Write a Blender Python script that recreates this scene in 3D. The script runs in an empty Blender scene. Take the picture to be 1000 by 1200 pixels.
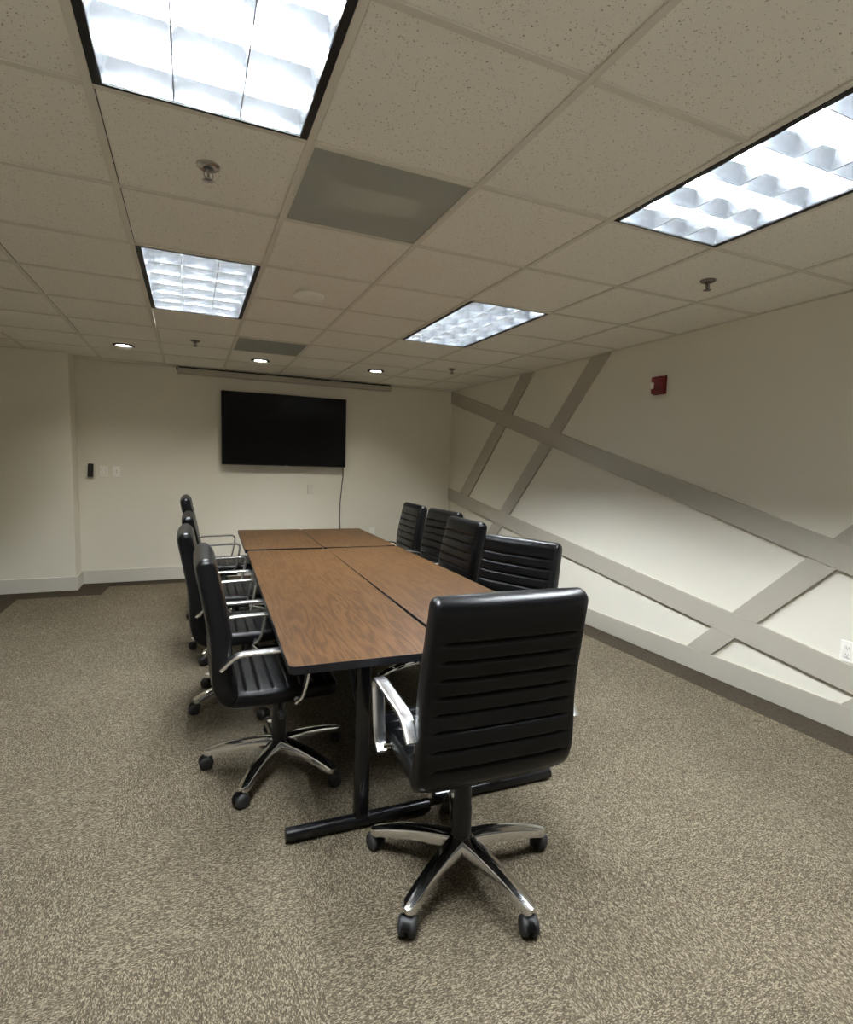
import bpy, bmesh, math, random
from mathutils import Vector, Matrix, noise
random.seed(7)
PI = math.pi
sc = bpy.context.scene
C = sc.collection
CEIL = 2.43
WR, WB, WL, WN = 3.34, 6.90, -1.85, -0.25      # right, back, left wall planes; near end left open for the world glow
JOGX, JOGY = -1.12, 6.59
T = 0.6096
GX0, GY0 = -0.2445, 1.8562                     # ceiling grid origin

# ------------------------------------------------------------------ materials
def new_mat(name):
    m = bpy.data.materials.new(name); m.use_nodes = True
    nt = m.node_tree; b = nt.nodes['Principled BSDF']
    return m, nt, b
def mat(name, col, rough=.5, metal=0., spec=.5, coat=0., bump=None, vary=0., vscale=8., aniso=None):
    m, nt, b = new_mat(name)
    b.inputs['Base Color'].default_value = (*col, 1)
    b.inputs['Roughness'].default_value = rough
    b.inputs['Metallic'].default_value = metal
    b.inputs['Specular IOR Level'].default_value = spec
    b.inputs['Coat Weight'].default_value = coat
    if bump or vary:
        tc = nt.nodes.new('ShaderNodeTexCoord')
    if vary:
        n = nt.nodes.new('ShaderNodeTexNoise'); n.inputs['Scale'].default_value = vscale; n.inputs['Detail'].default_value = 3
        nt.links.new(tc.outputs['Object'], n.inputs['Vector'])
        mx = nt.nodes.new('ShaderNodeMix'); mx.data_type = 'RGBA'
        mx.inputs[6].default_value = (*[c * (1 - vary) for c in col], 1)
        mx.inputs[7].default_value = (*[min(1, c * (1 + vary)) for c in col], 1)
        nt.links.new(n.outputs['Fac'], mx.inputs[0]); nt.links.new(mx.outputs[2], b.inputs['Base Color'])
    if bump:
        s, st, d = bump
        n = nt.nodes.new('ShaderNodeTexNoise'); n.inputs['Scale'].default_value = s; n.inputs['Detail'].default_value = 4
        nt.links.new(tc.outputs['Object'], n.inputs['Vector'])
        bp = nt.nodes.new('ShaderNodeBump'); bp.inputs['Strength'].default_value = st; bp.inputs['Distance'].default_value = d
        nt.links.new(n.outputs['Fac'], bp.inputs['Height']); nt.links.new(bp.outputs['Normal'], b.inputs['Normal'])
    return m
def emis(name, col, strength):
    m, nt, b = new_mat(name)
    b.inputs['Base Color'].default_value = (*col, 1)
    b.inputs['Emission Color'].default_value = (*col, 1)
    b.inputs['Emission Strength'].default_value = strength
    return m

WALLC = (.80, .775, .68)
M = {}
M['wall'] = mat('wall_paint', WALLC, .75, bump=(220, .12, .002), spec=.25)
M['board'] = mat('taupe_board_paint', (.455, .428, .362), .5, spec=.35)
M['base'] = mat('baseboard_paint', (.66, .64, .57), .45, spec=.4)
M['tbar'] = mat('grid_paint', (.72, .69, .61), .5, spec=.3)
M['black_metal'] = mat('black_powder_coat', (.008, .008, .009), .32, bump=(300, .1, .001))
M['black_gloss'] = mat('black_gloss_steel', (.006, .006, .007), .22)
M['black_trim'] = mat('black_trim', (.006, .006, .006), .5, spec=.3)
M['edge'] = mat('black_edge_band', (.006, .006, .007), .40, spec=.25)
M['leather'] = mat('black_leather', (.0033, .0034, .0038), .31, spec=.2, bump=(420, .25, .0012), vary=.1, vscale=14)
M['plastic'] = mat('black_plastic', (.012, .012, .013), .42)
M['rubber'] = mat('caster_rubber', (.016, .016, .017), .55)
M['chrome_arm'] = mat('satin_aluminium', (.90, .91, .93), .24, metal=1)
M['chrome'] = mat('polished_aluminium', (.88, .89, .91), .12, metal=1, bump=(35, .03, .002))
M['chrome2'] = mat('chrome', (.82, .82, .82), .06, metal=1)
M['white_plastic'] = mat('white_plastic', (.93, .915, .86), .4)
M['ivory_plastic'] = mat('wall_toned_plastic', (.74, .715, .63), .45)
M['screw'] = mat('slot_shadow_plastic', (.06, .055, .05), .5)
M['case'] = mat('screen_case_paint', (.47, .445, .375), .5)
M['red'] = mat('red_enamel', (.15, .006, .009), .35)
M['tv_body'] = mat('tv_plastic', (.004, .004, .004), .35, spec=.25)
M['tv_screen'] = mat('tv_glass', (.0016, .0018, .0018), .16, spec=.2)
M['lens'] = mat('strobe_lens', (.92, .90, .89), .12)
M['grey_dark'] = mat('duct_grey', (.16, .16, .15), .6)
M['label'] = mat('duct_label', (.50, .50, .46), .6)
M['alu_blade'] = mat('louver_blade', (.27, .29, .31), .27, metal=.9, bump=(40, .06, .003))
M['troffer'] = mat('troffer_white', (.88, .90, .93), .5)
M['tube'] = emis('fluorescent_glow', (.93, .97, 1.0), 400)
M['can'] = emis('downlight_glow', (1.0, .96, .86), 420)
M['reflector'] = mat('downlight_reflector', (.9, .88, .82), .35, metal=.3)
M['brass'] = mat('sprinkler_metal', (.22, .20, .18), .35, metal=.9)
M['sprink'] = mat('sprinkler_chrome', (.45, .44, .42), .25, metal=1)

# ceiling tile: fissured mineral board
m, nt, b = new_mat('ceiling_tile'); M['tile'] = m
tc = nt.nodes.new('ShaderNodeTexCoord')
vo = nt.nodes.new('ShaderNodeTexVoronoi'); vo.inputs['Scale'].default_value = 135; vo.inputs['Randomness'].default_value = 1
nz = nt.nodes.new('ShaderNodeTexNoise'); nz.inputs['Scale'].default_value = 60; nz.inputs['Detail'].default_value = 2
add = nt.nodes.new('ShaderNodeMix'); add.data_type = 'VECTOR'; add.inputs[0].default_value = .022
nt.links.new(tc.outputs['Object'], nz.inputs['Vector'])
nt.links.new(tc.outputs['Object'], add.inputs[4]); nt.links.new(nz.outputs['Color'], add.inputs[5])
nt.links.new(add.outputs[1], vo.inputs['Vector'])
n2 = nt.nodes.new('ShaderNodeSeparateColor'); nt.links.new(vo.outputs['Color'], n2.inputs[0])
# pit radius per cell: only some of the cells carry a pit
mr = nt.nodes.new('ShaderNodeMapRange'); mr.inputs[1].default_value = .0; mr.inputs[2].default_value = 1; mr.inputs[3].default_value = 0; mr.inputs[4].default_value = .36
nt.links.new(n2.outputs[0], mr.inputs[0])
lt = nt.nodes.new('ShaderNodeMath'); lt.operation = 'SUBTRACT'
nt.links.new(mr.outputs[0], lt.inputs[0]); nt.links.new(vo.outputs['Distance'], lt.inputs[1])
pit = nt.nodes.new('ShaderNodeMapRange'); pit.inputs[1].default_value = 0; pit.inputs[2].default_value = .16
nt.links.new(lt.outputs[0], pit.inputs[0])
mx = nt.nodes.new('ShaderNodeMix'); mx.data_type = 'RGBA'
mx.inputs[6].default_value = (.89, .865, .79, 1); mx.inputs[7].default_value = (.33, .295, .24, 1)
nt.links.new(pit.outputs[0], mx.inputs[0]); nt.links.new(mx.outputs[2], b.inputs['Base Color'])
bp = nt.nodes.new('ShaderNodeBump'); bp.invert = True; bp.inputs['Strength'].default_value = .6; bp.inputs['Distance'].default_value = .003
nt.links.new(pit.outputs[0], bp.inputs['Height']); nt.links.new(bp.outputs['Normal'], b.inputs['Normal'])
b.inputs['Roughness'].default_value = .9; b.inputs['Specular IOR Level'].default_value = .1

# carpet tiles, quarter-turned loop pile
def carpet(name, dark, mid, light, tile=.6096):
    m, nt, b = new_mat(name)
    N = nt.nodes.new; L = nt.links.new
    tc = N('ShaderNodeTexCoord')
    mp = N('ShaderNodeMapping'); mp.inputs['Location'].default_value = (.30, .26, 0)
    L(tc.outputs['Object'], mp.inputs['Vector'])
    ch = N('ShaderNodeTexChecker'); ch.inputs['Scale'].default_value = 1 / tile
    L(mp.outputs[0], ch.inputs['Vector'])
    # one random tone per yarn tuft, tufts lying in rows that turn by a quarter from tile to tile
    wob = N('ShaderNodeTexNoise'); wob.inputs['Scale'].default_value = 90; wob.inputs['Detail'].default_value = 1; L(tc.outputs['Object'], wob.inputs['Vector'])
    wv_ = N('ShaderNodeMix'); wv_.data_type = 'VECTOR'; wv_.inputs[0].default_value = .0045
    L(tc.outputs['Object'], wv_.inputs[4]); L(wob.outputs['Color'], wv_.inputs[5])
    outs = []
    for sx, sy in ((370, 160), (160, 370)):
        q = N('ShaderNodeMapping'); q.inputs['Scale'].default_value = (sx, sy, 1); L(wv_.outputs[1], q.inputs['Vector'])
        n = N('ShaderNodeTexVoronoi'); n.voronoi_dimensions = '2D'; n.inputs['Scale'].default_value = 1.0; n.inputs['Randomness'].default_value = .9
        L(q.outputs[0], n.inputs['Vector'])
        sc2 = N('ShaderNodeSeparateColor'); L(n.outputs['Color'], sc2.inputs[0])
        # tuft tone, darkened towards the gap between tufts
        t2 = N('ShaderNodeMath'); t2.operation = 'MULTIPLY_ADD'; t2.inputs[1].default_value = -.30; L(n.outputs['Distance'], t2.inputs[0])
        t3 = N('ShaderNodeMath'); t3.operation = 'MULTIPLY_ADD'; t3.inputs[1].default_value = .50; t3.inputs[2].default_value = .35; L(sc2.outputs[0], t3.inputs[0])
        L(t3.outputs[0], t2.inputs[2]); outs.append(t2)
    mixn = N('ShaderNodeMix'); mixn.data_type = 'FLOAT'
    L(ch.outputs['Fac'], mixn.inputs[0]); L(outs[0].outputs[0], mixn.inputs[2]); L(outs[1].outputs[0], mixn.inputs[3])
    big = N('ShaderNodeTexNoise'); big.inputs['Scale'].default_value = 2.2; big.inputs['Detail'].default_value = 3; L(tc.outputs['Object'], big.inputs['Vector'])
    bm_ = N('ShaderNodeMath'); bm_.operation = 'MULTIPLY_ADD'; bm_.inputs[1].default_value = .10; L(big.outputs['Fac'], bm_.inputs[0])
    sub = N('ShaderNodeMath'); sub.operation = 'SUBTRACT'; sub.inputs[1].default_value = .05; L(mixn.outputs[0], sub.inputs[0])
    L(sub.outputs[0], bm_.inputs[2])
    cr = N('ShaderNodeValToRGB'); e = cr.color_ramp.elements
    e[0].position = .12; e[0].color = (*dark, 1); e[1].position = .84; e[1].color = (*light, 1)
    k = cr.color_ramp.elements.new(.5); k.color = (*mid, 1)
    L(bm_.outputs[0], cr.inputs[0]); L(cr.outputs[0], b.inputs['Base Color'])
    bp = N('ShaderNodeBump'); bp.inputs['Strength'].default_value = .8; bp.inputs['Distance'].default_value = .006
    L(mixn.outputs[0], bp.inputs['Height']); L(bp.outputs['Normal'], b.inputs['Normal'])
    b.inputs['Roughness'].default_value = .95; b.inputs['Specular IOR Level'].default_value = .08
    return m
M['carpet'] = carpet('carpet_tiles', (.030, .0235, .0155), (.116, .095, .065), (.345, .298, .216))
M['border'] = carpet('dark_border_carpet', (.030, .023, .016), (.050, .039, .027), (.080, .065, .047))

# wood-grain laminate, grain along local Y
m, nt, b = new_mat('walnut_laminate'); M['wood'] = m
N = nt.nodes.new; L = nt.links.new
tc = N('ShaderNodeTexCoord'); oi = N('ShaderNodeObjectInfo')
vm = N('ShaderNodeVectorMath'); vm.operation = 'ADD'
rs = N('ShaderNodeMath'); rs.operation = 'MULTIPLY'; rs.inputs[1].default_value = 23.0; L(oi.outputs['Random'], rs.inputs[0])
L(tc.outputs['Object'], vm.inputs[0]); L(rs.outputs[0], vm.inputs[1])
mp = N('ShaderNodeMapping'); mp.inputs['Scale'].default_value = (1, .10, 1); L(vm.outputs[0], mp.inputs['Vector'])
nA = N('ShaderNodeTexNoise'); nA.inputs['Scale'].default_value = 11; nA.inputs['Detail'].default_value = 5; nA.inputs['Distortion'].default_value = .35; L(mp.outputs[0], nA.inputs['Vector'])
wv = N('ShaderNodeMath'); wv.operation = 'MULTIPLY'; wv.inputs[1].default_value = 9.0; L(nA.outputs['Fac'], wv.inputs[0])
fr = N('ShaderNodeMath'); fr.operation = 'PINGPONG'; fr.inputs[1].default_value = .5; L(wv.outputs[0], fr.inputs[0])
mpB = N('ShaderNodeMapping'); mpB.inputs['Scale'].default_value = (1, .045, 1); L(vm.outputs[0], mpB.inputs['Vector'])
nB = N('ShaderNodeTexNoise'); nB.inputs['Scale'].default_value = 170; nB.inputs['Detail'].default_value = 3; L(mpB.outputs[0], nB.inputs['Vector'])
s1 = N('ShaderNodeMath'); s1.operation = 'MULTIPLY_ADD'; s1.inputs[1].default_value = .75; L(fr.outputs[0], s1.inputs[0])
s2 = N('ShaderNodeMath'); s2.operation = 'MULTIPLY'; s2.inputs[1].default_value = .55; L(nB.outputs['Fac'], s2.inputs[0]); L(s2.outputs[0], s1.inputs[2])
cr = N('ShaderNodeValToRGB'); e = cr.color_ramp.elements
e[0].position = .18; e[0].color = (.030, .014, .0055, 1); e[1].position = .68; e[1].color = (.076, .040, .0165, 1)
k = e.new(.42); k.color = (.052, .0255, .0100, 1)
L(s1.outputs[0], cr.inputs[0]); L(cr.outputs[0], b.inputs['Base Color'])
b.inputs['Roughness'].default_value = .45; b.inputs['Specular IOR Level'].default_value = .07
bp = N('ShaderNodeBump'); bp.inputs['Strength'].default_value = .08; bp.inputs['Distance'].default_value = .001
L(nB.outputs['Fac'], bp.inputs['Height']); L(bp.outputs['Normal'], b.inputs['Normal'])

# perforated grey plate of the return-air vents: tiny holes let the box above show through
m, nt, b = new_mat('perforated_plate'); M['perf'] = m
b.inputs['Base Color'].default_value = (.80, .84, .78, 1); b.inputs['Roughness'].default_value = .55
b.inputs['Alpha'].default_value = .34

# ------------------------------------------------------------------ mesh helpers
def obj(name, bm, m, parent=None, smooth=False, loc=None):
    me = bpy.data.meshes.new(name)
    bmesh.ops.recalc_face_normals(bm, faces=bm.faces)
    bm.to_mesh(me); bm.free()
    for mm in (m if isinstance(m, (list, tuple)) else [m]): me.materials.append(mm)
    if smooth:
        for p in me.polygons: p.use_smooth = True
        try: me.set_sharp_from_angle(angle=math.radians(38))
        except Exception: pass
    o = bpy.data.objects.new(name, me); C.objects.link(o)
    if parent is not None: o.parent = parent
    if loc: o.location = loc
    return o
def tag(o, label, cat, group=None):
    o['label'] = label; o['category'] = cat
    if group: o['group'] = group
    return o
def thing(name, label, cat, loc=(0, 0, 0), rz=0, group=None):
    o = bpy.data.objects.new(name, None); C.objects.link(o); o.empty_display_size = .1
    o.location = loc; o.rotation_euler = (0, 0, rz)
    return tag(o, label, cat, group)
def struct(name, bm, m, label=None, smooth=False):
    o = obj(name, bm, m, smooth=smooth); o['kind'] = 'structure'
    if label: o['label'] = label
    return o
def BM(): return bmesh.new()
def box(bm, x0, x1, y0, y1, z0, z1, bev=0, seg=2, mi=0, mtx=None):
    r = bmesh.ops.create_cube(bm, size=1)
    vs = r['verts']
    bmesh.ops.scale(bm, vec=(x1 - x0, y1 - y0, z1 - z0), verts=vs)
    bmesh.ops.translate(bm, vec=((x0 + x1) / 2, (y0 + y1) / 2, (z0 + z1) / 2), verts=vs)
    fs = set(f for v in vs for f in v.link_faces)
    if bev:
        es = list(set(e for v in vs for e in v.link_edges))
        rr = bmesh.ops.bevel(bm, geom=es, offset=bev, segments=seg, affect='EDGES', profile=.5)
        fs = set(f for v in rr['verts'] for f in v.link_faces) | set(f for f in fs if f.is_valid)
    vs = list(set(v for f in fs if f.is_valid for v in f.verts))
    for f in fs:
        if f.is_valid: f.material_index = mi
    if mtx is not None: bmesh.ops.transform(bm, matrix=mtx, verts=vs)
    return vs
def prism(bm, pts, axis, a, b_, bev=0, seg=2, mi=0):
    """extrude a polygon of 2-D points along an axis ('x': pts are (y,z); 'z': (x,y); 'y': (x,z)) from a to b"""
    def P(p, t):
        return {'x': (t, p[0], p[1]), 'z': (p[0], p[1], t), 'y': (p[0], t, p[1])}[axis]
    lo = [bm.verts.new(P(p, a)) for p in pts]; hi = [bm.verts.new(P(p, b_)) for p in pts]
    n = len(pts); fs = [bm.faces.new(lo[::-1]), bm.faces.new(hi)]
    for i in range(n): fs.append(bm.faces.new((lo[i], lo[(i + 1) % n], hi[(i + 1) % n], hi[i])))
    bmesh.ops.recalc_face_normals(bm, faces=fs)
    for f in fs: f.material_index = mi
    if bev:
        es = list(set(e for f in fs for e in f.edges))
        bmesh.ops.bevel(bm, geom=es, offset=bev, segments=seg, affect='EDGES', profile=.5)
def lathe(bm, prof, n=32, origin=(0, 0, 0), axis='z', cap=True):
    """revolve (r, h) pairs"""
    o = Vector(origin); rings = []
    for r, h in prof:
        ring = []
        for i in range(n):
            a = 2 * PI * i / n; c, s = r * math.cos(a), r * math.sin(a)
            v = {'z': (c, s, h), 'x': (h, c, s), 'y': (s, h, c)}[axis]
            ring.append(bm.verts.new(o + Vector(v)))
        rings.append(ring)
    for a, b_ in zip(rings, rings[1:]):
        for i in range(n): bm.faces.new((a[i], a[(i + 1) % n], b_[(i + 1) % n], b_[i]))
    if cap:
        bm.faces.new(rings[0][::-1]); bm.faces.new(rings[-1])
def smooth_path(pts, n):
    P = [Vector(p) for p in pts]; P = [2 * P[0] - P[1]] + P + [2 * P[-1] - P[-2]]
    out = []
    for i in range(1, len(P) - 2):
        for k in range(24):
            t = k / 24; a, b_, c, d = P[i - 1:i + 3]
            out.append(.5 * ((2 * b_) + (c - a) * t + (2 * a - 5 * b_ + 4 * c - d) * t * t + (3 * b_ - a - 3 * c + d) * t ** 3))
    out.append(P[-2])
    ln = [0]
    for a, b_ in zip(out, out[1:]): ln.append(ln[-1] + (b_ - a).length)
    res = []; j = 0
    for i in range(n):
        s = ln[-1] * i / (n - 1)
        while j < len(ln) - 2 and ln[j + 1] < s: j += 1
        u = (s - ln[j]) / max(1e-9, ln[j + 1] - ln[j]); res.append(out[j].lerp(out[j + 1], min(1, max(0, u))))
    return res, ln[-1]
def tube(bm, pts, r, n=12, res=None, flat=None):
    """round (or flat = (half width along side vector, half thickness)) bar along a smoothed path"""
    path, Ln = smooth_path(pts, res or max(8, len(pts) * 6))
    rings = []
    side0 = None
    for i, p in enumerate(path):
        t = (path[min(i + 1, len(path) - 1)] - path[max(i - 1, 0)]).normalized()
        if side0 is None:
            side0 = t.orthogonal().normalized()
        side = (side0 - t * side0.dot(t)).normalized(); side0 = side
        up = t.cross(side)
        rr = r(i / (len(path) - 1)) if callable(r) else r
        rings.append([bm.verts.new(p + side * rr * math.cos(2 * PI * k / n) + up * rr * math.sin(2 * PI * k / n)) for k in range(n)])
    for a, b_ in zip(rings, rings[1:]):
        for k in range(n): bm.faces.new((a[k], a[(k + 1) % n], b_[(k + 1) % n], b_[k]))
    bm.faces.new(rings[0][::-1]); bm.faces.new(rings[-1])
def band(bm, pts2, xc, hw, ht, res=60):
    """flat metal band: path in the (d, z) plane at x = xc, half width hw along x, half thickness ht, rounded edges"""
    path, Ln = smooth_path([(0, p[0], p[1]) for p in pts2], res)
    sec = []
    for k in range(16):
        a = 2 * PI * k / 16; c, s = math.cos(a), math.sin(a)
        sec.append((math.copysign(abs(c) ** .45, c), math.copysign(abs(s) ** .6, s)))
    rings = []
    for i, p in enumerate(path):
        t = (path[min(i + 1, res - 1)] - path[max(i - 1, 0)]).normalized(); nrm = Vector((0, -t.z, t.y))
        w = hw(i / (res - 1)) if callable(hw) else hw
        rings.append([bm.verts.new(Vector((xc + w * a, p.y, p.z)) + nrm * ht * b_) for a, b_ in sec])
    for a, b_ in zip(rings, rings[1:]):
        for k in range(16): bm.faces.new((a[k], a[(k + 1) % 16], b_[(k + 1) % 16], b_[k]))
    bm.faces.new(rings[0][::-1]); bm.faces.new(rings[-1])

def pad(bm, center, width, thick, seamsF, seamsR, r0=.03, r1=.03, corner0=.04, corner1=.03, n=150, A=.0055):
    """upholstered pad swept along a (d, z) centre line; front = left of travel. Channels at the seam arc positions."""
    path, Ln = smooth_path([(0, p[0], p[1]) for p in center], n)
    NF, NS = 17, 7
    def channel(s, seams):
        lo = [q for q in seams if q <= s]; hi = [q for q in seams if q > s]
        a = lo[-1] if lo else 0; b_ = hi[0] if hi else Ln
        u = (s - a) / max(1e-6, b_ - a)
        e = 1.0
        if a > 0 and u < .5: e = 1 - (1 - 2 * u) ** 6 * 1.0
        if b_ < Ln and u >= .5: e = 1 - (2 * u - 1) ** 6 * 1.0
        dist = min([abs(s - q) for q in seams] or [9])
        g = math.exp(-(dist / .0045) ** 2)
        return A * (e - 1) * .75 - A * .9 * g
    # denser samples near seams
    ss = set(Ln * i / (n - 1) for i in range(n))
    for q in list(seamsF) + list(seamsR):
        for dlt in (-.004, -.002, 0, .002, .004): ss.add(min(Ln, max(0, q + dlt)))
    for k in range(8):
        ss.add(r0 * (1 - math.cos(PI / 2 * k / 8))); ss.add(Ln - r1 * (1 - math.cos(PI / 2 * k / 8)))
    ss = sorted(ss); s2 = [ss[0]]
    for q in ss[1:]:
        if q - s2[-1] > 4e-4: s2.append(q)
    rings = []
    for s in s2:
        f = s / Ln * (n - 1); i = min(n - 2, int(f)); p = path[i].lerp(path[i + 1], f - i)
        t = (path[min(i + 2, n - 1)] - path[max(i - 1, 0)]).normalized()
        nrm = Vector((0, -t.z, t.y))     # "front" side
        h = thick(s / Ln); w = width(s / Ln)
        if s < r0: h *= math.sqrt(max(.0004, 1 - ((r0 - s) / r0) ** 2))
        if Ln - s < r1: h *= math.sqrt(max(.0004, 1 - ((r1 - Ln + s) / r1) ** 2))
        if s < corner0: w -= corner0 * (1 - math.sqrt(max(0, 1 - ((corner0 - s) / corner0) ** 2)))
        if Ln - s < corner1: w -= corner1 * (1 - math.sqrt(max(0, 1 - ((corner1 - Ln + s) / corner1) ** 2)))
        sr = min(.030, max(.0015, h * .95))      # side rounding
        ring = []
        fl = w - sr
        def face(sign, seams):
            g = channel(s, seams)
            if min(s, Ln - s) < .02: g = 0
            pts = []
            for k in range(NF):
                x = -fl + 2 * fl * k / (NF - 1)
                u = abs(x) / max(fl, 1e-6)
                fade = 1 - max(0, (u - .95) / .05) ** 2 if u > .95 else 1
                crown = .008 * (1 - u ** 4) * min(1, h / .02)
                pipe = .0028 * math.exp(-((u - .972) / .018) ** 2) * min(1, h / .02)
                pts.append((x, sign * (h + crown + pipe + g * fade)))
            return pts
        fr_ = face(1, seamsF); re_ = face(-1, seamsR)[::-1]
        for q in fr_: ring.append(q)
        for k in range(1, NS + 1):
            a = PI / 2 - PI * k / (NS + 1); ring.append((fl + sr * abs(math.cos(a)) ** .62, h * math.copysign(abs(math.sin(a)) ** .72, math.sin(a))))
        for q in re_: ring.append(q)
        for k in range(1, NS + 1):
            a = -PI / 2 - PI * k / (NS + 1); ring.append((-fl - sr * abs(math.cos(a)) ** .62, h * math.copysign(abs(math.sin(a)) ** .72, math.sin(a))))
        rings.append([bm.verts.new(Vector((x, p.y, p.z)) + nrm * y) for x, y in ring])
    m_ = len(rings[0])
    for a, b_ in zip(rings, rings[1:]):
        for k in range(m_): bm.faces.new((a[k], a[(k + 1) % m_], b_[(k + 1) % m_], b_[k]))
    bm.faces.new(rings[0][::-1]); bm.faces.new(rings[-1])
    return Ln

# ------------------------------------------------------------------ room shell
bm = BM()
def quad(bm, pts, mi=0):
    f = bm.faces.new([bm.verts.new(p) for p in pts]); f.material_index = mi; return f
CXR = 3.10; CXL = -1.566
# floor: dark border carpet (index 1) around a field of lighter carpet tiles (index 0), one mesh
field = [(CXL, WN), (CXR - .02, WN), (CXR + .02, 6.68), (-.835, 6.68), (-.857, 6.296), (CXL, 6.296)]
f = quad(bm, [(x, y, 0) for x, y in field], 0)
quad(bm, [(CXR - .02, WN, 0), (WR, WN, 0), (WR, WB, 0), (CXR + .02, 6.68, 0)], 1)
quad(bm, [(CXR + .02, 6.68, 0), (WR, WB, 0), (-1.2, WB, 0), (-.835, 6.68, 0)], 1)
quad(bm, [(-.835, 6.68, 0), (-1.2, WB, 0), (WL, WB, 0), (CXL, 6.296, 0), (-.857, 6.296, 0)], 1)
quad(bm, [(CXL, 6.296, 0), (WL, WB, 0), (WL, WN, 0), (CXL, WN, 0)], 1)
bmesh.ops.remove_doubles(bm, verts=bm.verts, dist=1e-5)
o = struct('floor', bm, [M['carpet'], M['border']], 'taupe flecked carpet tiles with a dark brown border along the walls')
for p in o.data.polygons:
    if p.normal.z < 0: o.data.flip_normals(); break

def wallbox(name, x0, x1, y0, y1, label):
    bm = BM(); box(bm, x0, x1, y0, y1, 0, CEIL + .3); return struct(name, bm, M['wall'], label)
wallbox('wall_back', JOGX, WR + .12, WB, WB + .12, 'plain off-white wall carrying the television')
wallbox('wall_right', WR, WR + .12, WN, WB, 'off-white wall under the slanting taupe boards')
wallbox('wall_left', WL - .12, WL, WN, WB + .12, 'off-white side wall beyond the left of the carpet')
bm = BM(); box(bm, WL, JOGX, JOGY, WB + .12, 0, CEIL + .3); struct('wall_jog', bm, M['wall'], 'off-white projecting wall section at the far corner')

# baseboards
def baseb(name, pts, label, m='base', h=.147, t=.014):
    bm = BM()
    for (x0, x1, y0, y1) in pts: box(bm, x0, x1, y0, y1, 0, h, .003)
    return struct(name, bm, M[m], label)
baseb('baseboard_back', [(JOGX + .014, WR - .018, WB - .014, WB)], 'off-white baseboard under the television wall')
baseb('baseboard_jog', [(WL, JOGX + .014, JOGY - .014, JOGY), (JOGX, JOGX + .014, JOGY, WB)], 'off-white baseboard round the projecting wall section')
baseb('baseboard_left', [(WL, WL + .014, WN, JOGY - .014)], 'off-white baseboard along the left side wall')

# slanting boards on the right wall, in (y, z)
BT = .018
def line(p, s): return lambda y: p[1] + s * (y - p[0])
b1u, b1l = line((1.877, 1.069), .2713), line((1.997, .945), .2700)
b2u, b2l = line((2.267, .465), .1365), line((1.696, .230), .1347)
BASEH = .152
YN = WN + .02; YF = WB
def clipz(l, z, y0=0, y1=1):   # y where line l reaches height z
    a, c = l(0), l(1) - l(0); return (z - a) / c
def isect(l, k):
    a, c = l(0), l(1) - l(0); a2, c2 = k(0), k(1) - k(0)
    y = (a2 - a) / (c - c2); return (y, l(y))
def board(name, polys, label):
    bm = BM()
    for pts in polys: prism(bm, pts, 'x', WR - BT, WR, .0022, 2)
    return struct(name, bm, M['board'], label)
yc = clipz(b1u, CEIL - .004)
board('trim_1', [[(YN, max(.16, b1l(YN))), (YF - .001, b1l(YF)), (YF - .001, min(CEIL - .002, b1u(YF))), (min(YF - .002, yc), CEIL - .002), (YN, b1u(YN))]], 'upper long slanting taupe board on the panelled wall')
yb, yu = clipz(b2l, BASEH + .001), clipz(b2u, BASEH + .001)
board('trim_2', [[(yb, BASEH + .001), (YF - .001, b2l(YF)), (YF - .001, b2u(YF)), (yu, BASEH + .001)]], 'lower long slanting taupe board on the panelled wall')
board('trim_3', [[(YN, 0), (YF - .014, 0), (YF - .014, BASEH), (YN, BASEH)]], 'taupe base board along the panelled wall')
ceilz = lambda y: CEIL - .002
basez = lambda y: BASEH + .001
def diagonal(name, near, far, label, segs):
    polys = []
    for lo, hi in segs:
        polys.append([isect(near, lo), isect(far, lo), isect(far, hi), isect(near, hi)])
    board(name, polys, label)
d1n, d1f = line((6.300, 1.009), -1.022), line((6.518, 1.070), -1.000)
d2n, d2f = line((5.282, .875), -1.030), line((5.490, .901), -1.040)
d3n, d3f = line((1.837, .899), -1.008), line((1.997, .943), -1.010)
d3f = line((2.450, .487), -1.010)
d4n, d4f = line((1.45, .20), -1.010), line((1.740, .157), -1.010)
up, md, lw = (lambda y: b1u(y) + .0005, ceilz), (lambda y: b2u(y) + .0005, lambda y: b1l(y) - .0005), (basez, lambda y: b2l(y) - .0005)
diagonal('trim_4', d1n, d1f, 'diagonal taupe board nearest the television corner', [up, md])
diagonal('trim_5', d2n, d2f, 'second diagonal taupe board from the television corner', [up, md, lw])
diagonal('trim_6', d3n, d3f, 'diagonal taupe board at the near end of the panelled wall', [up, md, lw])
board('trim_7', [[isect(d4n, basez), isect(d4f, basez), isect(d4f, lambda y: b2l(y) - .0005), isect(d4n, lambda y: b2l(y) - .0005)]], 'short diagonal taupe board low on the wall at the picture edge')

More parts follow.
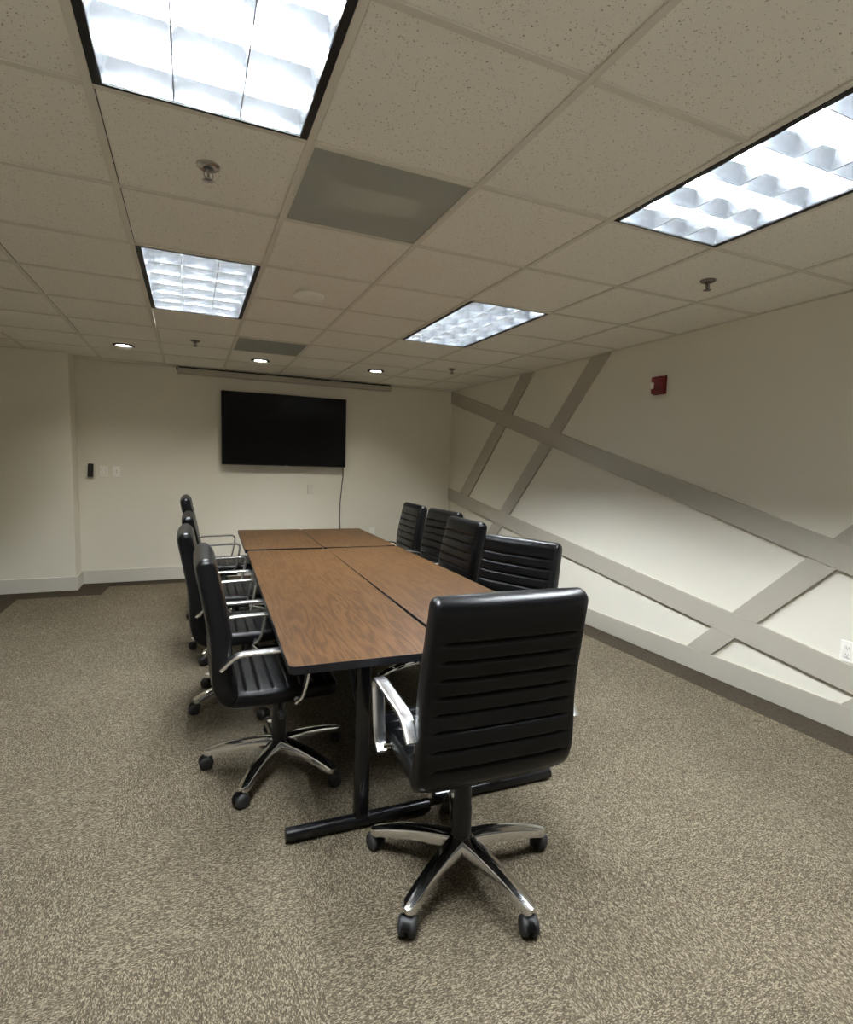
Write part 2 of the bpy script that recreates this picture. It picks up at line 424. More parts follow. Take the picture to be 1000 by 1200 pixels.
# ceiling: lay-in tiles (holes for the fixtures and vents) on an exposed grid
LIGHTS = [(0, -2), (0, 2), (3, -2), (3, 2)]
VENTS = [(1, 0), (1, 5)]
skip = set()
for c, r in LIGHTS: skip |= {(c, r), (c, r + 1)}
skip |= set(VENTS)
cols = [-3, -2, -1, 0, 1, 2, 3, 4, 5]; rows = list(range(-6, 9))
def gx(c): return min(WR, max(WL, GX0 + c * T))
def gy(r): return min(WB, max(WN, GY0 + r * T))
DOWN = [(-.553, 5.86), (.671, 5.94), (1.896, 5.88)]
bm = BM()
def holed(bm, x0, x1, y0, y1, z0, z1, cx, cy, rad, n=48):
    out = []
    for i in range(n):
        a = 2 * PI * i / n; dx, dy = math.cos(a), math.sin(a)
        k = min([(x1 - cx) / dx if dx > 1e-9 else 9, (x0 - cx) / dx if dx < -1e-9 else 9, (y1 - cy) / dy if dy > 1e-9 else 9, (y0 - cy) / dy if dy < -1e-9 else 9])
        out.append((cx + dx * k, cy + dy * k))
    for c_ in ((x0, y0), (x0, y1), (x1, y0), (x1, y1)):      # snap the closest spokes to the corners
        j = min(range(n), key=lambda i: (out[i][0] - c_[0]) ** 2 + (out[i][1] - c_[1]) ** 2); out[j] = c_
    inn = [(cx + rad * math.cos(2 * PI * i / n), cy + rad * math.sin(2 * PI * i / n)) for i in range(n)]
    L_ = [[bm.verts.new((*p, z)) for p in pp] for pp, z in ((inn, z1), (inn, z0), (out, z0), (out, z1), (inn, z1))]
    for a, b_ in zip(L_, L_[1:]):
        for i in range(n): bm.faces.new((a[i], a[(i + 1) % n], b_[(i + 1) % n], b_[i]))
for c in cols:
    for r in rows:
        if (c, r) in skip: continue
        hole = [d for d in DOWN if gx(c) < d[0] < gx(c + 1) and gy(r) < d[1] < gy(r + 1)]
        if hole:
            holed(bm, gx(c) + .009, gx(c + 1) - .009, gy(r) + .009, gy(r + 1) - .009, CEIL + .007, CEIL + .020, *hole[0], .076); continue
        x0, x1, y0, y1 = gx(c), gx(c + 1), gy(r), gy(r + 1)
        if x1 - x0 < .01 or y1 - y0 < .01: continue
        e = .009
        box(bm, x0 + .0148, x1 - e, y0 + e, y1 - e, CEIL + .007, CEIL + .020)
struct('ceiling', bm, M['tile'], 'suspended ceiling of off-white fissured tiles')
bm = BM(); box(bm, WL, WR, WN, WB, CEIL + .28, CEIL + .3); struct('ceiling_blocker', bm, M['grey_dark'], 'added dark slab above the ceiling tiles, keeping light out of the gaps')  # unseen slab, added to block world light so tile gaps stay dark
bm = BM(); F = .012
xs = [GX0 + c * T for c in range(-2, 6)]
ys = [GY0 + r * T for r in range(-5, 9)]
ys = [y for y in ys if WN + .05 < y < WB - .05]
inlight = lambda c, r: any(c == lc and r == lr + 1 for lc, lr in LIGHTS)
for x in xs:
    if WL < x < WR - .03: box(bm, x - F, x + F, WN, WB, CEIL, CEIL + .006, .0012, 1)
for y in ys:
    r = round((y - GY0) / T)
    for c in cols:
        if inlight(c, r): continue
        x0, x1 = gx(c), gx(c + 1)
        if x1 - x0 < .03: continue
        box(bm, x0 + F, x1 - F, y - F, y + F, CEIL + .0005, CEIL + .006, .0012, 1)
struct('trim_8', bm, M['tbar'], 'exposed ceiling grid between the tiles')
bm = BM()
for a in ((WL, WL + .022, WN, JOGY), (WR - .022, WR, WN, WB), (JOGX, WR, WB - .022, WB), (WL, JOGX, JOGY - .022, JOGY)):
    box(bm, *a, CEIL + .0006, CEIL + .004)
struct('trim_9', bm, M['tbar'], 'ceiling edge angle along the walls')

# ------------------------------------------------------------------ ceiling lights
LW, LL = T - 2 * F, 2 * T - 2 * F
def troffer(c, r, label):
    x, y = GX0 + (c + .5) * T, GY0 + (r + 1) * T
    t = thing('ceiling_light', label, 'ceiling light', (x, y, CEIL), 0, 'recessed louvered ceiling lights')
    hx, hy = LW / 2, LL / 2
    sx, sy = .024, .010
    # black frame: flat rim with an inner lip
    bm = BM()
    for s in (-1, 1):
        a, b_ = sorted((s * hx, s * (hx - sx))); box(bm, a, b_, -hy, hy, -.001, .012, .001, 1)
        a, b_ = sorted((s * hy, s * (hy - sy))); box(bm, -hx + sx, hx - sx, a, b_, -.001, .012, .001, 1)
    obj('frame', bm, M['black_trim'], t)
    ix, iy = hx - sx, hy - sy
    # housing: open-bottomed white trough
    bm = BM(); D = .135
    box(bm, -ix - .004, ix + .004, -iy - .004, iy + .004, D, D + .004)
    for s in (-1, 1):
        a, b_ = sorted((s * ix, s * (ix + .004))); box(bm, a, b_, -iy, iy, .012, D)
        a, b_ = sorted((s * iy, s * (iy + .004))); box(bm, -ix, ix, a, b_, .012, D)
    obj('housing', bm, M['troffer'], t)
    # parabolic louver: blades thin at the bottom, flaring to the top
    bm = BM()
    def blade(along, pos, half, w0=.0016, w1=.020, side=0, H=.062):
        prof = []
        for k in range(7):
            u = k / 6; prof.append((w0 + (w1 - w0) * u ** 2.0, .004 + H * u))
        left = [(-a if side != 1 else 0, h) for a, h in prof]; right = [(a if side != -1 else 0, h) for a, h in prof]
        poly = left[::-1] + right
        n_ = len(poly)
        ends = []
        for e in (-half, half):
            ends.append([bm.verts.new((pos + px, e, pz) if along == 'y' else (e, pos + px, pz)) for px, pz in poly])
        for i in range(n_): bm.faces.new((ends[0][i], ends[0][(i + 1) % n_], ends[1][(i + 1) % n_], ends[1][i]))
        bm.faces.new(ends[0][::-1]); bm.faces.new(ends[1])
    for k in range(-1, 3):
        side = 1 if k == -1 else (-1 if k == 2 else 0)
        blade('y', -ix + (k + 1) * 2 * ix / 3, iy, side=side, H=.084)
    for k in range(7):
        side = 1 if k == 0 else (-1 if k == 6 else 0)
        blade('x', -iy + k * 2 * iy / 6, ix, side=side)
    obj('louver', bm, M['alu_blade'], t, smooth=True)
    for k in (-1, 0, 1):
        bm = BM(); lathe(bm, [(.0105, -iy + .02), (.0125, -iy + .025), (.0125, iy - .025), (.0105, iy - .02)], 14, (k * 2 * ix / 3, 0, .108), 'y')
        obj('fluorescent_tube', bm, M['tube'], t, smooth=True)
    return t
troffer(0, -2, 'large bright louvered light above the near end of the room, beside the grey vent')
troffer(0, 2, 'louvered ceiling light left of the white round disc')
troffer(3, -2, 'large bright louvered light high above the panelled wall, cut by the picture edge')
troffer(3, 2, 'louvered ceiling light nearest the top of the slanting boards')

def vent(c, r, label, paper):
    x, y = GX0 + (c + .5) * T, GY0 + (r + .5) * T
    t = thing('air_vent', label, 'vent', (x, y, CEIL), 0, 'grey perforated ceiling vents')
    h = LW / 2
    bm = BM(); box(bm, -h, h, -h, h, .003, .0045); obj('perforated_panel', bm, M['perf'], t)
    bm = BM(); box(bm, -h, h, -h, h, .16, .165)
    for s in (-1, 1):
        a, b_ = sorted((s * h, s * (h - .004))); box(bm, a, b_, -h, h, .0047, .16)
        box(bm, -h + .004, h - .004, a, b_, .0047, .16)
    obj('duct_box', bm, M['grey_dark'], t)
    bm = BM()
    for s in (-1, 1):
        a, b_ = sorted((s * h, s * (h - .006))); box(bm, a, b_, -h, h, 0, .003, .0008, 1)
        box(bm, -h + .006, h - .006, a, b_, 0, .003, .0008, 1)
    obj('frame', bm, M['tbar'], t)
    bm = BM(); lathe(bm, [(.150, .03), (.150, .155), (.156, .155), (.156, .03)], 40, (0.02, .06, 0)); obj('duct_collar', bm, M['black_trim'], t, smooth=True)
    if paper:
        bm = BM(); mt = Matrix.Rotation(math.radians(-3), 4, 'Z')
        box(bm, -.17, .17, -.085, .085, .0075, .0085, mtx=mt); lab = obj('label_sheet', bm, M['label'], t)
        lab['label'] = 'pale printed sheet showing through the plate'
        bm = BM(); box(bm, -.160, .0, -.014, -.0115, .0070, .0074, mtx=mt)
        for k in range(13): box(bm, -.155 + k * .011, -.151 + k * .011, -.06 + .006 * (k % 3), -.0125, .0070, .0074, mtx=mt)
        for k in range(11): box(bm, -.145 + k * .011, -.142 + k * .011, -.0125, .03 + .004 * (k % 2), .0070, .0074, mtx=mt)
        obj('print_lines', bm, M['grey_dark'], lab)
    return t
vent(1, 0, 'large grey perforated ceiling vent between the bright light and the slanting ceiling line', True)
vent(1, 5, 'small-looking grey ceiling vent far off, just before the television', False)

def downlight(x, y, label):
    t = thing('downlight', label, 'downlight', (x, y, CEIL), 0, 'round recessed downlights')
    bm = BM(); lathe(bm, [(.070, .004), (.074, -.006), (.090, -.003), (.092, .005), (.090, .0055), (.070, .0055)], 40, cap=False); obj('trim_ring', bm, M['black_trim'], t, smooth=True)
    bm = BM(); lathe(bm, [(.070, .0056), (.070, .085), (.074, .090), (.074, .0056)], 40, cap=False); obj('reflector', bm, M['reflector'], t, smooth=True)
    bm = BM(); lathe(bm, [(.001, .080), (.058, .080), (.069, .0835), (.069, .089), (.001, .089)], 40, cap=False); obj('lamp', bm, M['can'], t, smooth=True)
downlight(-.553, 5.86, 'glowing round downlight above the projecting wall corner')
downlight(.671, 5.94, 'glowing round downlight between the far grey vent and the television')
downlight(1.896, 5.88, 'glowing round downlight over the television end nearest the slanting boards')

def sprinkler(x, y, label, m, sc_=1.0):
    t = thing('sprinkler', label, 'sprinkler', (x, y, CEIL), random.random(), 'fire sprinkler heads')
    bm = BM(); lathe(bm, [(.040, .006), (.039, .001), (.030, -.005), (.017, -.003), (.016, .004)], 32); obj('escutcheon', bm, m, t, smooth=True)
    bm = BM(); lathe(bm, [(.008, 0), (.008, -.014), (.005, -.016), (.0035, -.030), (.006, -.034), (.004, -.040)], 16)
    for s in (-1, 1): tube(bm, [(s * .006, 0, -.012), (s * .015, 0, -.020), (s * .014, 0, -.032), (s * .003, 0, -.042)], .0022, 8)
    obj('frame_arms', bm, m, t, smooth=True)
    bm = BM(); lathe(bm, [(.003, -.041), (.017, -.043), (.0175, -.0445), (.003, -.047)], 20)
    for k in range(10):
        a = 2 * PI * k / 10; box(bm, .014, .021, -.0022, .0022, -.0446, -.0432, mtx=Matrix.Rotation(a, 4, 'Z'))
    obj('deflector', bm, m, t, smooth=True)
sprinkler(.071, 2.163, 'chrome sprinkler head beside the big bright light and large vent', M['sprink'])
sprinkler(2.535, 2.17, 'dark sprinkler head above the red wall alarm side', M['brass'])
sprinkler(.052, 5.286, 'small dark sprinkler head between far downlights, left of the far vent', M['brass'])
sprinkler(2.556, 5.309, 'small dark sprinkler head near the corner with the slanting boards', M['brass'])

t = thing('ceiling_detector', 'white round disc on the ceiling between two louvered lights', 'detector', (.672, 3.431, CEIL))
bm = BM(); lathe(bm, [(.074, .007), (.074, -.0115)], 48); obj('mounting_base', bm, M['ivory_plastic'], t, smooth=True)
bm = BM(); lathe(bm, [(.074, -.0117), (.088, -.012), (.091, -.016), (.090, -.022), (.078, -.028), (.042, -.030), (.040, -.028), (.030, -.028), (.028, -.031), (.001, -.032)], 48); obj('cover', bm, M['white_plastic'], t, smooth=True)

# projection screen case along the top of the television wall
t = thing('projection_screen', 'long slim wall-coloured projection screen case above the television', 'projection screen', (1.143, 6.84, CEIL))
bm = BM(); box(bm, -1.262, 1.262, -.045, .050, -.072, -.013, .006, 3); obj('case', bm, M['case'], t)
bm = BM(); box(bm, -1.255, 1.255, -.040, .045, -.013, -.0005); obj('shadow_gap_rail', bm, M['black_trim'], t)  # blackened rail, stands in for the shade of the gap below the ceiling
bm = BM(); box(bm, -1.25, 1.25, -.012, .004, -.077, -.0722, .002, 1); obj('bottom_bar', bm, M['case'], t)
bm = BM(); box(bm, -1.275, -1.2625, -.046, .048, -.034, -.004, .003, 2); obj('end_cap', bm, M['black_trim'], t)
bm = BM(); box(bm, 1.2625, 1.272, -.045, .048, -.072, -.013, .003, 2); obj('end_cap', bm, M['case'], t)

# ------------------------------------------------------------------ wall things
t = thing('television', 'large black flat television mounted on the far wall', 'television', (1.075, WB, 1.78))
hw, hh = .742, .427
bm = BM(); box(bm, -hw, hw, -.085, -.052, -hh, hh, .004, 2); obj('bezel', bm, M['tv_body'], t)
bm = BM(); box(bm, -hw + .010, hw - .010, -.0862, -.0845, -hh + .016, hh - .010); obj('screen', bm, M['tv_screen'], t)
bm = BM(); box(bm, -hw * .62, hw * .62, -.053, -.03, -hh * .8, hh * .5, .01, 2); obj('rear_housing', bm, M['tv_body'], t)
bm = BM(); box(bm, -.30, .30, -.031, -.0025, -.2, .2, .004, 1); obj('wall_bracket', bm, M['black_metal'], t)
bm = BM(); prism(bm, [(-.020, -hh - .012), (.020, -hh - .012), (.012, -hh + .003), (-.012, -hh + .003)], 'y', -.086, -.075, .001, 1)
o = obj('logo_tab', bm, M['white_plastic'], t); o['label'] = 'tiny pale tab under the screen'

bm = BM(); tube(bm, [(1.795, WB - .030, 1.42), (1.797, WB - .028, 1.34), (1.803, WB - .014, 1.25), (1.792, WB - .010, 1.13), (1.783, WB - .010, 1.02), (1.772, WB - .011, .90), (1.768, WB - .010, .75), (1.770, WB - .010, .62), (1.79, WB - .012, .52), (1.92, WB - .014, .46), (2.08, WB - .018, .47), (2.19, WB - .014, .478)], .0055, 10, 90)
tag(obj('power_cord', bm, M['plastic'], smooth=True), 'dark cord hanging down the wall from the television', 'cord')

def plate(name, x, z, label, cat, kind, m='white_plastic', group=None):
    t = thing(name, label, cat, (x, WB, z), 0, group)
    bm = BM(); box(bm, -.038, .038, -.007, 0, -.060, .060, .003, 2); obj('cover_plate', bm, M[m], t)
    if kind == 'rocker':
        bm = BM(); box(bm, -.017, .017, -.010, -.0068, -.033, .033, .002, 2, mtx=Matrix.Rotation(.04, 4, 'X')); obj('rocker', bm, M[m], t)
        bm = BM()
        for a in ((-.0185, -.0172, -.035, .035), (.0172, .0185, -.035, .035)): box(bm, a[0], a[1], -.0074, -.0069, a[2], a[3])
        box(bm, -.0185, .0185, -.0074, -.0069, -.0352, -.034); obj('rocker_gap', bm, M['screw'], t)
    if kind == 'toggle':
        bm = BM(); box(bm, -.005, .005, -.0078, -.0066, -.012, .012); obj('toggle_slot', bm, M['screw'], t)
        bm = BM(); box(bm, -.0036, .0036, -.019, -.007, -.003, .010, .0012, 1, mtx=Matrix.Rotation(.3, 4, 'X')); obj('toggle', bm, M[m], t)
    if kind == 'outlet':
        for s in (-1, 1):
            bm = BM(); box(bm, -.016, .016, -.0095, -.0068, s * .020 - .014, s * .020 + .014, .004, 3); r_ = obj('receptacle', bm, M[m], t)
            for a in ((-.007, -.005, -.002, .006), (.005, .007, -.002, .006), (-.002, .002, -.009, -.005)):
                bm = BM(); box(bm, a[0], a[1], -.0099, -.0094, s * .020 + a[2], s * .020 + a[3]); obj('slot', bm, M['screw'], r_)
    if kind == 'blank':
        for s in (-1, 1):
            bm = BM(); lathe(bm, [(.0025, -.0068), (.0028, -.0078), (.001, -.0080)], 10, (0, 0, s * .042), 'y'); obj('screw', bm, M[m], t)
    return t
plate('light_switch', -.878, 1.243, 'white rocker switch plate next to the black wall remote', 'switch', 'rocker')
plate('light_switch', -.755, 1.243, 'white toggle switch plate farther from the black wall remote', 'switch', 'toggle')
plate('outlet_cover', 1.388, 1.070, 'wall-coloured blank cover plate below the television', 'wall plate', 'blank', 'ivory_plastic')
plate('wall_outlet', 2.212, .497, 'white outlet low on the far wall beside the table end', 'outlet', 'outlet')
o = plate('wall_outlet', 0, 0, 'white outlet low on the panelled wall at the picture edge', 'outlet', 'outlet')
o.location = (WR, 1.742, .455); o.rotation_euler = (0, 0, -PI / 2)

t = thing('wall_remote', 'black remote in a pale cradle on the far wall by the corner', 'remote', (-1.0, WB, 1.25))
bm = BM(); box(bm, -.058, .026, -.012, 0, -.082, .060, .003, 2); obj('cradle', bm, M['ivory_plastic'], t)
bm = BM(); box(bm, -.026, .028, -.034, -.013, -.07, .075, .010, 4, mtx=Matrix.Rotation(.05, 4, 'Y')); r_ = obj('remote_body', bm, M['plastic'], t, smooth=True)
for k in range(3):
    bm = BM(); lathe(bm, [(.006, -.0338), (.006, -.036), (.004, -.0365)], 14, (0, 0, .04 - k * .035), 'y'); obj('button', bm, M['rubber'], r_)

t = thing('fire_alarm', 'red fire alarm strobe high on the panelled wall', 'fire alarm', (WR, 3.213, 2.08))
bm = BM(); box(bm, -.010, 0, -.060, .060, -.070, .070, .004, 2); obj('back_plate', bm, M['red'], t)
bm = BM(); prism(bm, [(-.0095, -.055), (-.040, -.050), (-.050, -.034), (-.052, .000), (-.050, .046), (-.044, .056), (-.0095, .056)], 'z', -.064, .064, .005, 3)
hb = obj('alarm_housing', bm, M['red'], t, smooth=True)
bm = BM(); box(bm, -.060, -.030, .020, .062, -.028, .024, .012, 4); o = obj('strobe_lens', bm, M['lens'], t, smooth=True); o['label'] = 'clear whitish strobe lens'
bm = BM()
for k in range(6): box(bm, -.0535, -.0515, -.036, -.012, -.05 + k * .0065, -.047 + k * .0065)
obj('sounder_slot', bm, M['black_trim'], hb)

# ------------------------------------------------------------------ tables
def rounded(hx, hy, r, n=6):
    pts = []
    for cx, cy, a0 in ((hx - r, hy - r, 0), (-hx + r, hy - r, 90), (-hx + r, -hy + r, 180), (hx - r, -hy + r, 270)):
        for k in range(n + 1):
            a = math.radians(a0 + 90 * k / n); pts.append((cx + r * math.cos(a), cy + r * math.sin(a)))
    return pts
def table(label, corner, w, l, rot, ztop=.74, inset=.165):
    """corner = near-left corner; rot tips the length axis towards +x"""
    rz = -math.radians(rot); R = Matrix.Rotation(rz, 3, 'Z')
    c = Vector((corner[0], corner[1], 0)) + R @ Vector((w / 2, l / 2, 0))
    t = thing('folding_table', label, 'table', (c.x, c.y, 0), rz, 'wood-topped tables pushed together')
    hx, hy = w / 2, l / 2
    bm = BM(); prism(bm, rounded(hx - .0014, hy - .0014, .025), 'z', ztop - .004, ztop); obj('tabletop', bm, M['wood'], t)
    bm = BM(); prism(bm, rounded(hx, hy, .026), 'z', ztop - .031, ztop - .0042, .004, 2)
    # raised rim of the edge band around the laminate
    o_, i_ = rounded(hx, hy, .026), rounded(hx - .0012, hy - .0012, .0252)
    n = len(o_); vo_ = [[bm.verts.new((*p, z)) for p in pp] for pp, z in ((o_, ztop - .008), (o_, ztop - .0006), (i_, ztop + .0001), (i_, ztop - .008))]
    for a, b_ in zip(vo_, vo_[1:]):
        for i in range(n): bm.faces.new((a[i], a[(i + 1) % n], b_[(i + 1) % n], b_[i]))
    obj('edge_band', bm, M['edge'], t)
    bm = BM()
    for s in (-1, 1):
        a, b_ = sorted((s * (hx - .055), s * (hx - .075))); box(bm, a, b_, -hy + .06, hy - .06, ztop - .045, ztop - .0312, .002, 1)
        a, b_ = sorted((s * (hy - .060), s * (hy - .080))); box(bm, -hx + .055, hx - .055, a, b_, ztop - .045, ztop - .0312, .002, 1)
    obj('apron', bm, M['black_metal'], t)
    for s in (-1, 1):
        y = s * (hy - (inset if s < 0 else .165))
        bm = BM(); prism(bm, [(p[0], y + p[1]) for p in rounded(.027, .027, .012, 4)], 'z', .050, ztop - .075); 
        box(bm, -.11, .11, y - .03, y + .03, ztop - .075, ztop - .0313, .002, 1)
        lg = obj('leg', bm, M['black_gloss'], t, smooth=True)
        bm = BM(); fw = hx - .008
        lathe(bm, [(.020, -fw), (.0255, -fw + .004), (.0255, fw - .004), (.020, fw)], 20, (0, y, .030), 'x')
        obj('foot', bm, M['black_gloss'], lg, smooth=True)
        for k in (-1, 1):
            bm = BM(); lathe(bm, [(.016, 0), (.018, .003), (.012, .010)], 14, (k * (fw - .05), y, 0)); obj('glide', bm, M['plastic'], lg)
        bm = BM(); tube(bm, [(0, y - s * .02, .42), (0, y - s * .22, .60), (0, y - s * .33, ztop - .05)], .011, 10); obj('brace', bm, M['black_metal'], lg, smooth=True)
    bm = BM(); tube(bm, [(.07, -hy + .083, ztop - .052), (.09, -hy + .052, ztop - .066), (.125, -hy + .050, ztop - .058), (.135, -hy + .083, ztop - .046)], .0035, 8)
    o = obj('latch', bm, M['chrome2'], t, smooth=True)
    bm = BM(); lathe(bm, [(.006, 0), (.006, .01), (.003, .012)], 12, (.17, -hy + .050, ztop - .050), 'y'); obj('bolt', bm, M['chrome2'], t)
    return t
table('long brown wood-topped table at the near end on the open-carpet side', (.288, 1.765), .596, 2.44, 2.05)
table('long brown wood-topped table at the near end on the panelled-wall side', (.9065, 1.850), .594, 2.355, 1.60, inset=.100)
table('brown wood-topped table at the television end on the open-carpet side', (.364, 4.230), .586, 1.20, 1.8, ztop=.746)
table('brown wood-topped table at the television end on the panelled-wall side', (.966, 4.230), .600, 1.20, 1.5, ztop=.742)

# ------------------------------------------------------------------ office chairs (front = +y)
def make_chair():
    t = thing('office_chair', '-', 'chair', (0, 0, 0), 0, 'black ribbed conference chairs round the tables')
    # backrest: centre line from the top down, bending forward under the seat
    cb = [(-.304, 1.030), (-.298, .985), (-.287, .925), (-.268, .830), (-.252, .735), (-.246, .660), (-.246, .580), (-.242, .510), (-.226, .468), (-.196, .446)]
    _, LB = smooth_path([(0, *p) for p in cb], 60)
    seamsR = [.125 + .0565 * k for k in range(9)]
    seamsF = [.100 + .0545 * k for k in range(8)]
    bm = BM()
    pad(bm, cb, lambda u: .251 + .013 * min(1, u * 1.25) ** 1.3, lambda u: .0345 + .006 * math.sin(PI * min(1, u * .9 + .05)), seamsF, seamsR, .040, .010, .028, .012)
    obj('backrest', bm, M['leather'], t, smooth=True)
    # seat
    cs = [(-.222, .452), (-.19, .441), (-.12, .436), (0, .436), (.12, .440), (.19, .440), (.232, .424)]
    bm = BM()
    pad(bm, cs, lambda u: .249 - .005 * u, lambda u: .0335, [.07 + .0555 * k for k in range(8)], [], .012, .034, .012, .045)
    obj('seat', bm, M['leather'], t, smooth=True)
    for s in (-1, 1):
        bm = BM(); xc = s * .276
        band(bm, [(-.252, .592), (-.236, .607), (-.207, .634), (-.182, .646), (-.14, .650), (-.04, .652), (.06, .654), (.090, .650), (.103, .634), (.102, .605), (.092, .545), (.078, .480), (.062, .440), (.036, .418)],
             xc, lambda u: .0225 - .003 * abs(2 * u - 1) ** 3, .0080, 90)
        a = obj('armrest', bm, M['chrome_arm'], t, smooth=True)
        for (d, z, xi) in ((-.236, .602, .245), (.045, .430, .235)):
            bm = BM(); lathe(bm, sorted([(.011, s * xi), (.011, s * .272)], key=lambda q: q[1]), 16, (0, d, z), 'x')
            obj('mount', bm, M['chrome2'], a, smooth=True)
    bm = BM(); box(bm, -.085, .085, -.13, .10, .350, .404, .010, 3); box(bm, -.14, .14, -.10, .07, .392, .4045, .004, 2)
    mech = obj('tilt_mechanism', bm, M['plastic'], t, smooth=True)
    bm = BM(); tube(bm, [(.07, -.01, .375), (.16, -.01, .372), (.22, -.015, .362)], .006, 10); lathe(bm, [(.009, .215), (.011, .22), (.011, .265), (.008, .27)], 14, (0, -.015, .360), 'x'); obj('lever', bm, M['plastic'], mech, smooth=True)
    bm = BM(); lathe(bm, [(.018, -.09), (.026, -.088), (.028, -.055), (.022, -.05)], 18, (0, .03, .355 + .0), 'y'); obj('tension_knob', bm, M['plastic'], mech, smooth=True)
    bm = BM(); lathe(bm, [(.034, .118), (.034, .245), (.031, .25), (.0305, .31), (.027, .315), (.026, .40)], 28); obj('gas_column', bm, M['plastic'], t, smooth=True)
    # five-star base
    bm = BM(); lathe(bm, [(.030, .082), (.048, .085), (.053, .100), (.052, .122), (.044, .136), (.034, .140)], 32); base = obj('base', bm, M['chrome'], t, smooth=True)
    for k in range(5):
        a = 2 * PI * k / 5; bm = BM(); Rm = Matrix.Rotation(a, 3, 'Z')
        rings = []; n = 26
        for i in range(n):
            u = i / (n - 1); r = .036 + .298 * u
            zt = .138 - .012 * u - .039 * u ** 2.2; hw_ = .030 - .0070 * u; th = .044 - .017 * u
            if u > .93: q = (u - .93) / .07; hw_ *= 1 - .42 * q * q; th *= 1 - .25 * q * q
            sec = [(-hw_, -th), (-hw_, -.010), (-hw_ * .86, -.0025), (-hw_ * .5, 0), (0, .0012), (hw_ * .5, 0), (hw_ * .86, -.0025), (hw_, -.010), (hw_, -th), (hw_ * .6, -th + .003), (0, -th * .55), (-hw_ * .6, -th + .003)]
            rings.append([bm.verts.new(Rm @ Vector((r, y, zt + z))) for y, z in sec])
        for p, q in zip(rings, rings[1:]):
            for j in range(12): bm.faces.new((p[j], p[(j + 1) % 12], q[(j + 1) % 12], q[j]))
        bm.faces.new(rings[0][::-1]); bm.faces.new(rings[-1])
        obj('base_leg', bm, M['chrome'], base, smooth=True)
    cas = [25, -30, 35, 60, -35]
    for k in range(5):
        a = 2 * PI * k / 5; ca = a + math.radians(cas[k])
        mt = Matrix.Translation((.311 * math.cos(a), .311 * math.sin(a), 0)) @ Matrix.Rotation(ca, 4, 'Z')
        bm = BM()
        lathe(bm, [(.0125, .056), (.0125, .066), (.006, .068), (.006, .085)], 16)
        # hood over the twin wheels
        n = 14; off = .016
        rows_ = []
        for i in range(n):
            th = math.radians(10 + 160 * i / (n - 1)); rr = .0335
            rows_.append([bm.verts.new((off + rr * math.cos(th), y, .030 + rr * math.sin(th))) for y in (-.013, -.007, 0, .007, .013)])
        for p, q in zip(rows_, rows_[1:]):
            for j in range(4): bm.faces.new((p[j], p[j + 1], q[j + 1], q[j]))
        r_ = bmesh.ops.solidify(bm, geom=[f for f in bm.faces if len(f.verts) == 4 and all(v in sum(rows_, []) for v in f.verts)], thickness=.003)
        bm.verts.ensure_lookup_table()
        lathe(bm, [(.009, -.018), (.009, .018)], 14, (off, 0, .030), 'y')
        bmesh.ops.transform(bm, matrix=mt, verts=bm.verts)
        cst = obj('caster', bm, M['plastic'], t, smooth=True)
        for s in (-1, 1):
            bm = BM()
            prof = [(.010, .0050), (.027, .0050), (.0298, .0075), (.0307, .0135), (.0300, .0195), (.0270, .0250), (.0200, .0285), (.010, .0300), (.004, .0295)]
            pr_ = [(r, s * h) for r, h in prof]
            if s < 0: pr_ = pr_[::-1]
            lathe(bm, pr_, 26, (off, 0, .0305), 'y')
            bmesh.ops.transform(bm, matrix=mt, verts=bm.verts)
            obj('wheel', bm, M['rubber'], cst, smooth=True)
    return t
proto = make_chair()
UPPER = ('backrest', 'seat', 'armrest', 'tilt_mechanism')
def copy_chair():
    r = proto.copy(); C.objects.link(r)
    for ch in proto.children:
        c = ch.copy(); C.objects.link(c); c.parent = r
        for g in ch.children:
            d = g.copy(); C.objects.link(d); d.parent = c
    return r
first = True
def place(label, x, y, heading, base_deg, lift=0, fwd=0):
    """heading: direction the seat faces, degrees from +x; base_deg: direction of one base leg"""
    global first
    r = proto if first else copy_chair(); first = False
    r['label'] = label
    rz = math.radians(heading - 90); r.location = (x, y, 0); r.rotation_euler = (0, 0, rz)
    for c in r.children:
        nm = c.name.split('.')[0]
        if nm in UPPER: c.location = (0, fwd, lift)
        elif nm in ('base', 'caster'): c.rotation_euler = (0, 0, math.radians(base_deg) - rz)
    return r
place('black office chair at the near table end, its ribbed back towards the viewer', .853, 1.572, 87.7, 212.5, .034, .028)
place('first black office chair from the near table end, on the open-carpet side', .359, 2.475, 0, 163.4, 0, -.012)
place('second black office chair from the near table end, on the open-carpet side', .297, 3.29, 0, 133, 0, -.03)
place('third black office chair from the near table end, on the open-carpet side', .290, 4.15, 0, 154, .0, -.012)
place('black office chair on the open-carpet side, closest to the television wall', .257, 4.96, 0, 149, .070, 0)
place('black office chair turned at an angle, right behind the near-end chair', 1.444, 2.470, 203, 17, -.010, 0)
place('second black office chair from the near end on the panelled-wall side', 1.395, 3.23, 178, 50, .035, 0)
place('third black office chair from the near end on the panelled-wall side', 1.58, 3.93, 183, 30, .03, 0)
place('black office chair nearest the television on the panelled-wall side, nearly edge-on', 1.560, 4.56, 177, 10, .033, 0)

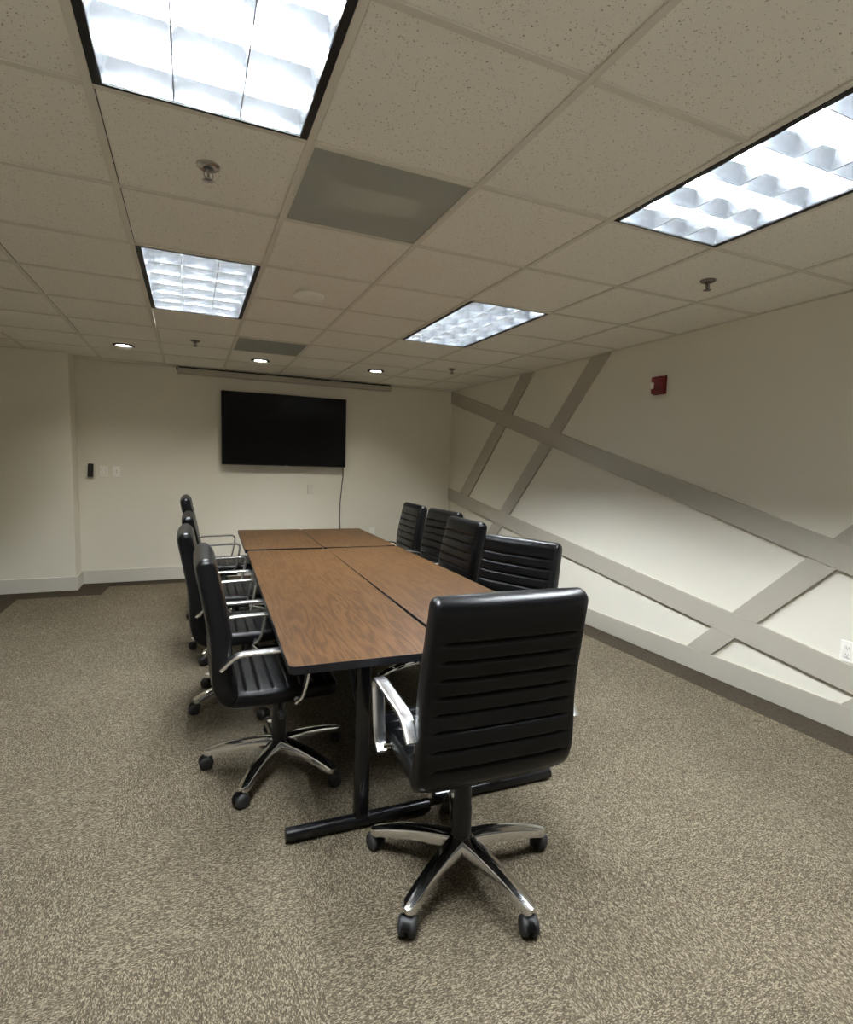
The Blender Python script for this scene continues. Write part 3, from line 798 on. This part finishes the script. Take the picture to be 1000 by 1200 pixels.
# ------------------------------------------------------------------ camera, world, view
w = bpy.data.worlds.new('world'); sc.world = w; w.use_nodes = True
wn = w.node_tree
g = wn.nodes.new('ShaderNodeTexCoord'); sp = wn.nodes.new('ShaderNodeSeparateXYZ'); wn.links.new(g.outputs['Generated'], sp.inputs[0])
rp = wn.nodes.new('ShaderNodeValToRGB'); mrw = wn.nodes.new('ShaderNodeMapRange'); mrw.inputs[1].default_value = -1; mrw.inputs[2].default_value = 1
wn.links.new(sp.outputs['Z'], mrw.inputs[0]); wn.links.new(mrw.outputs[0], rp.inputs[0])
rp.color_ramp.elements[0].position = .44; rp.color_ramp.elements[0].color = (1, .93, .80, 1)  # bright below the horizon: added glow from behind the camera, lifts the ceiling
rp.color_ramp.elements[1].position = .52; rp.color_ramp.elements[1].color = (.16, .15, .13, 1)
wn.links.new(rp.outputs[0], wn.nodes['Background'].inputs[0]); wn.nodes['Background'].inputs[1].default_value = .5
cam = bpy.data.cameras.new('camera'); co = bpy.data.objects.new('camera', cam); C.objects.link(co)
pitch, yaw, roll, fpx, cx, cy = -0.1038092788, 0.4118145080, 0.0294071297, 635.7462988, 500.68148, 610.72297
f = Vector((math.sin(yaw) * math.cos(pitch), math.cos(yaw) * math.cos(pitch), math.sin(pitch)))
r0 = Vector((math.cos(yaw), -math.sin(yaw), 0)); u0 = r0.cross(f)
r_ = r0 * math.cos(roll) + u0 * math.sin(roll); u_ = -r0 * math.sin(roll) + u0 * math.cos(roll)
mw = Matrix((r_, u_, -f)).transposed().to_4x4(); mw.translation = (0, 0, 1.42)
co.matrix_world = mw
cam.sensor_fit = 'HORIZONTAL'; cam.sensor_width = 36; cam.lens = 36 * fpx / 1000
cam.shift_x = (500 - cx) / 1000; cam.shift_y = (cy - 600) / 1000
cam.clip_start = .02
sc.camera = co
sc.view_settings.view_transform = 'Standard'; sc.view_settings.look = 'None'
sc.view_settings.gamma = 1; sc.view_settings.use_curve_mapping = False
sc.view_settings.exposure = 0.0
cy_ = sc.cycles
cy_.use_denoising = True
cy_.max_bounces = 10; cy_.diffuse_bounces = 6; cy_.glossy_bounces = 5; cy_.transparent_max_bounces = 8
cy_.sample_clamp_indirect = 6; cy_.caustics_reflective = True; cy_.blur_glossy = .6
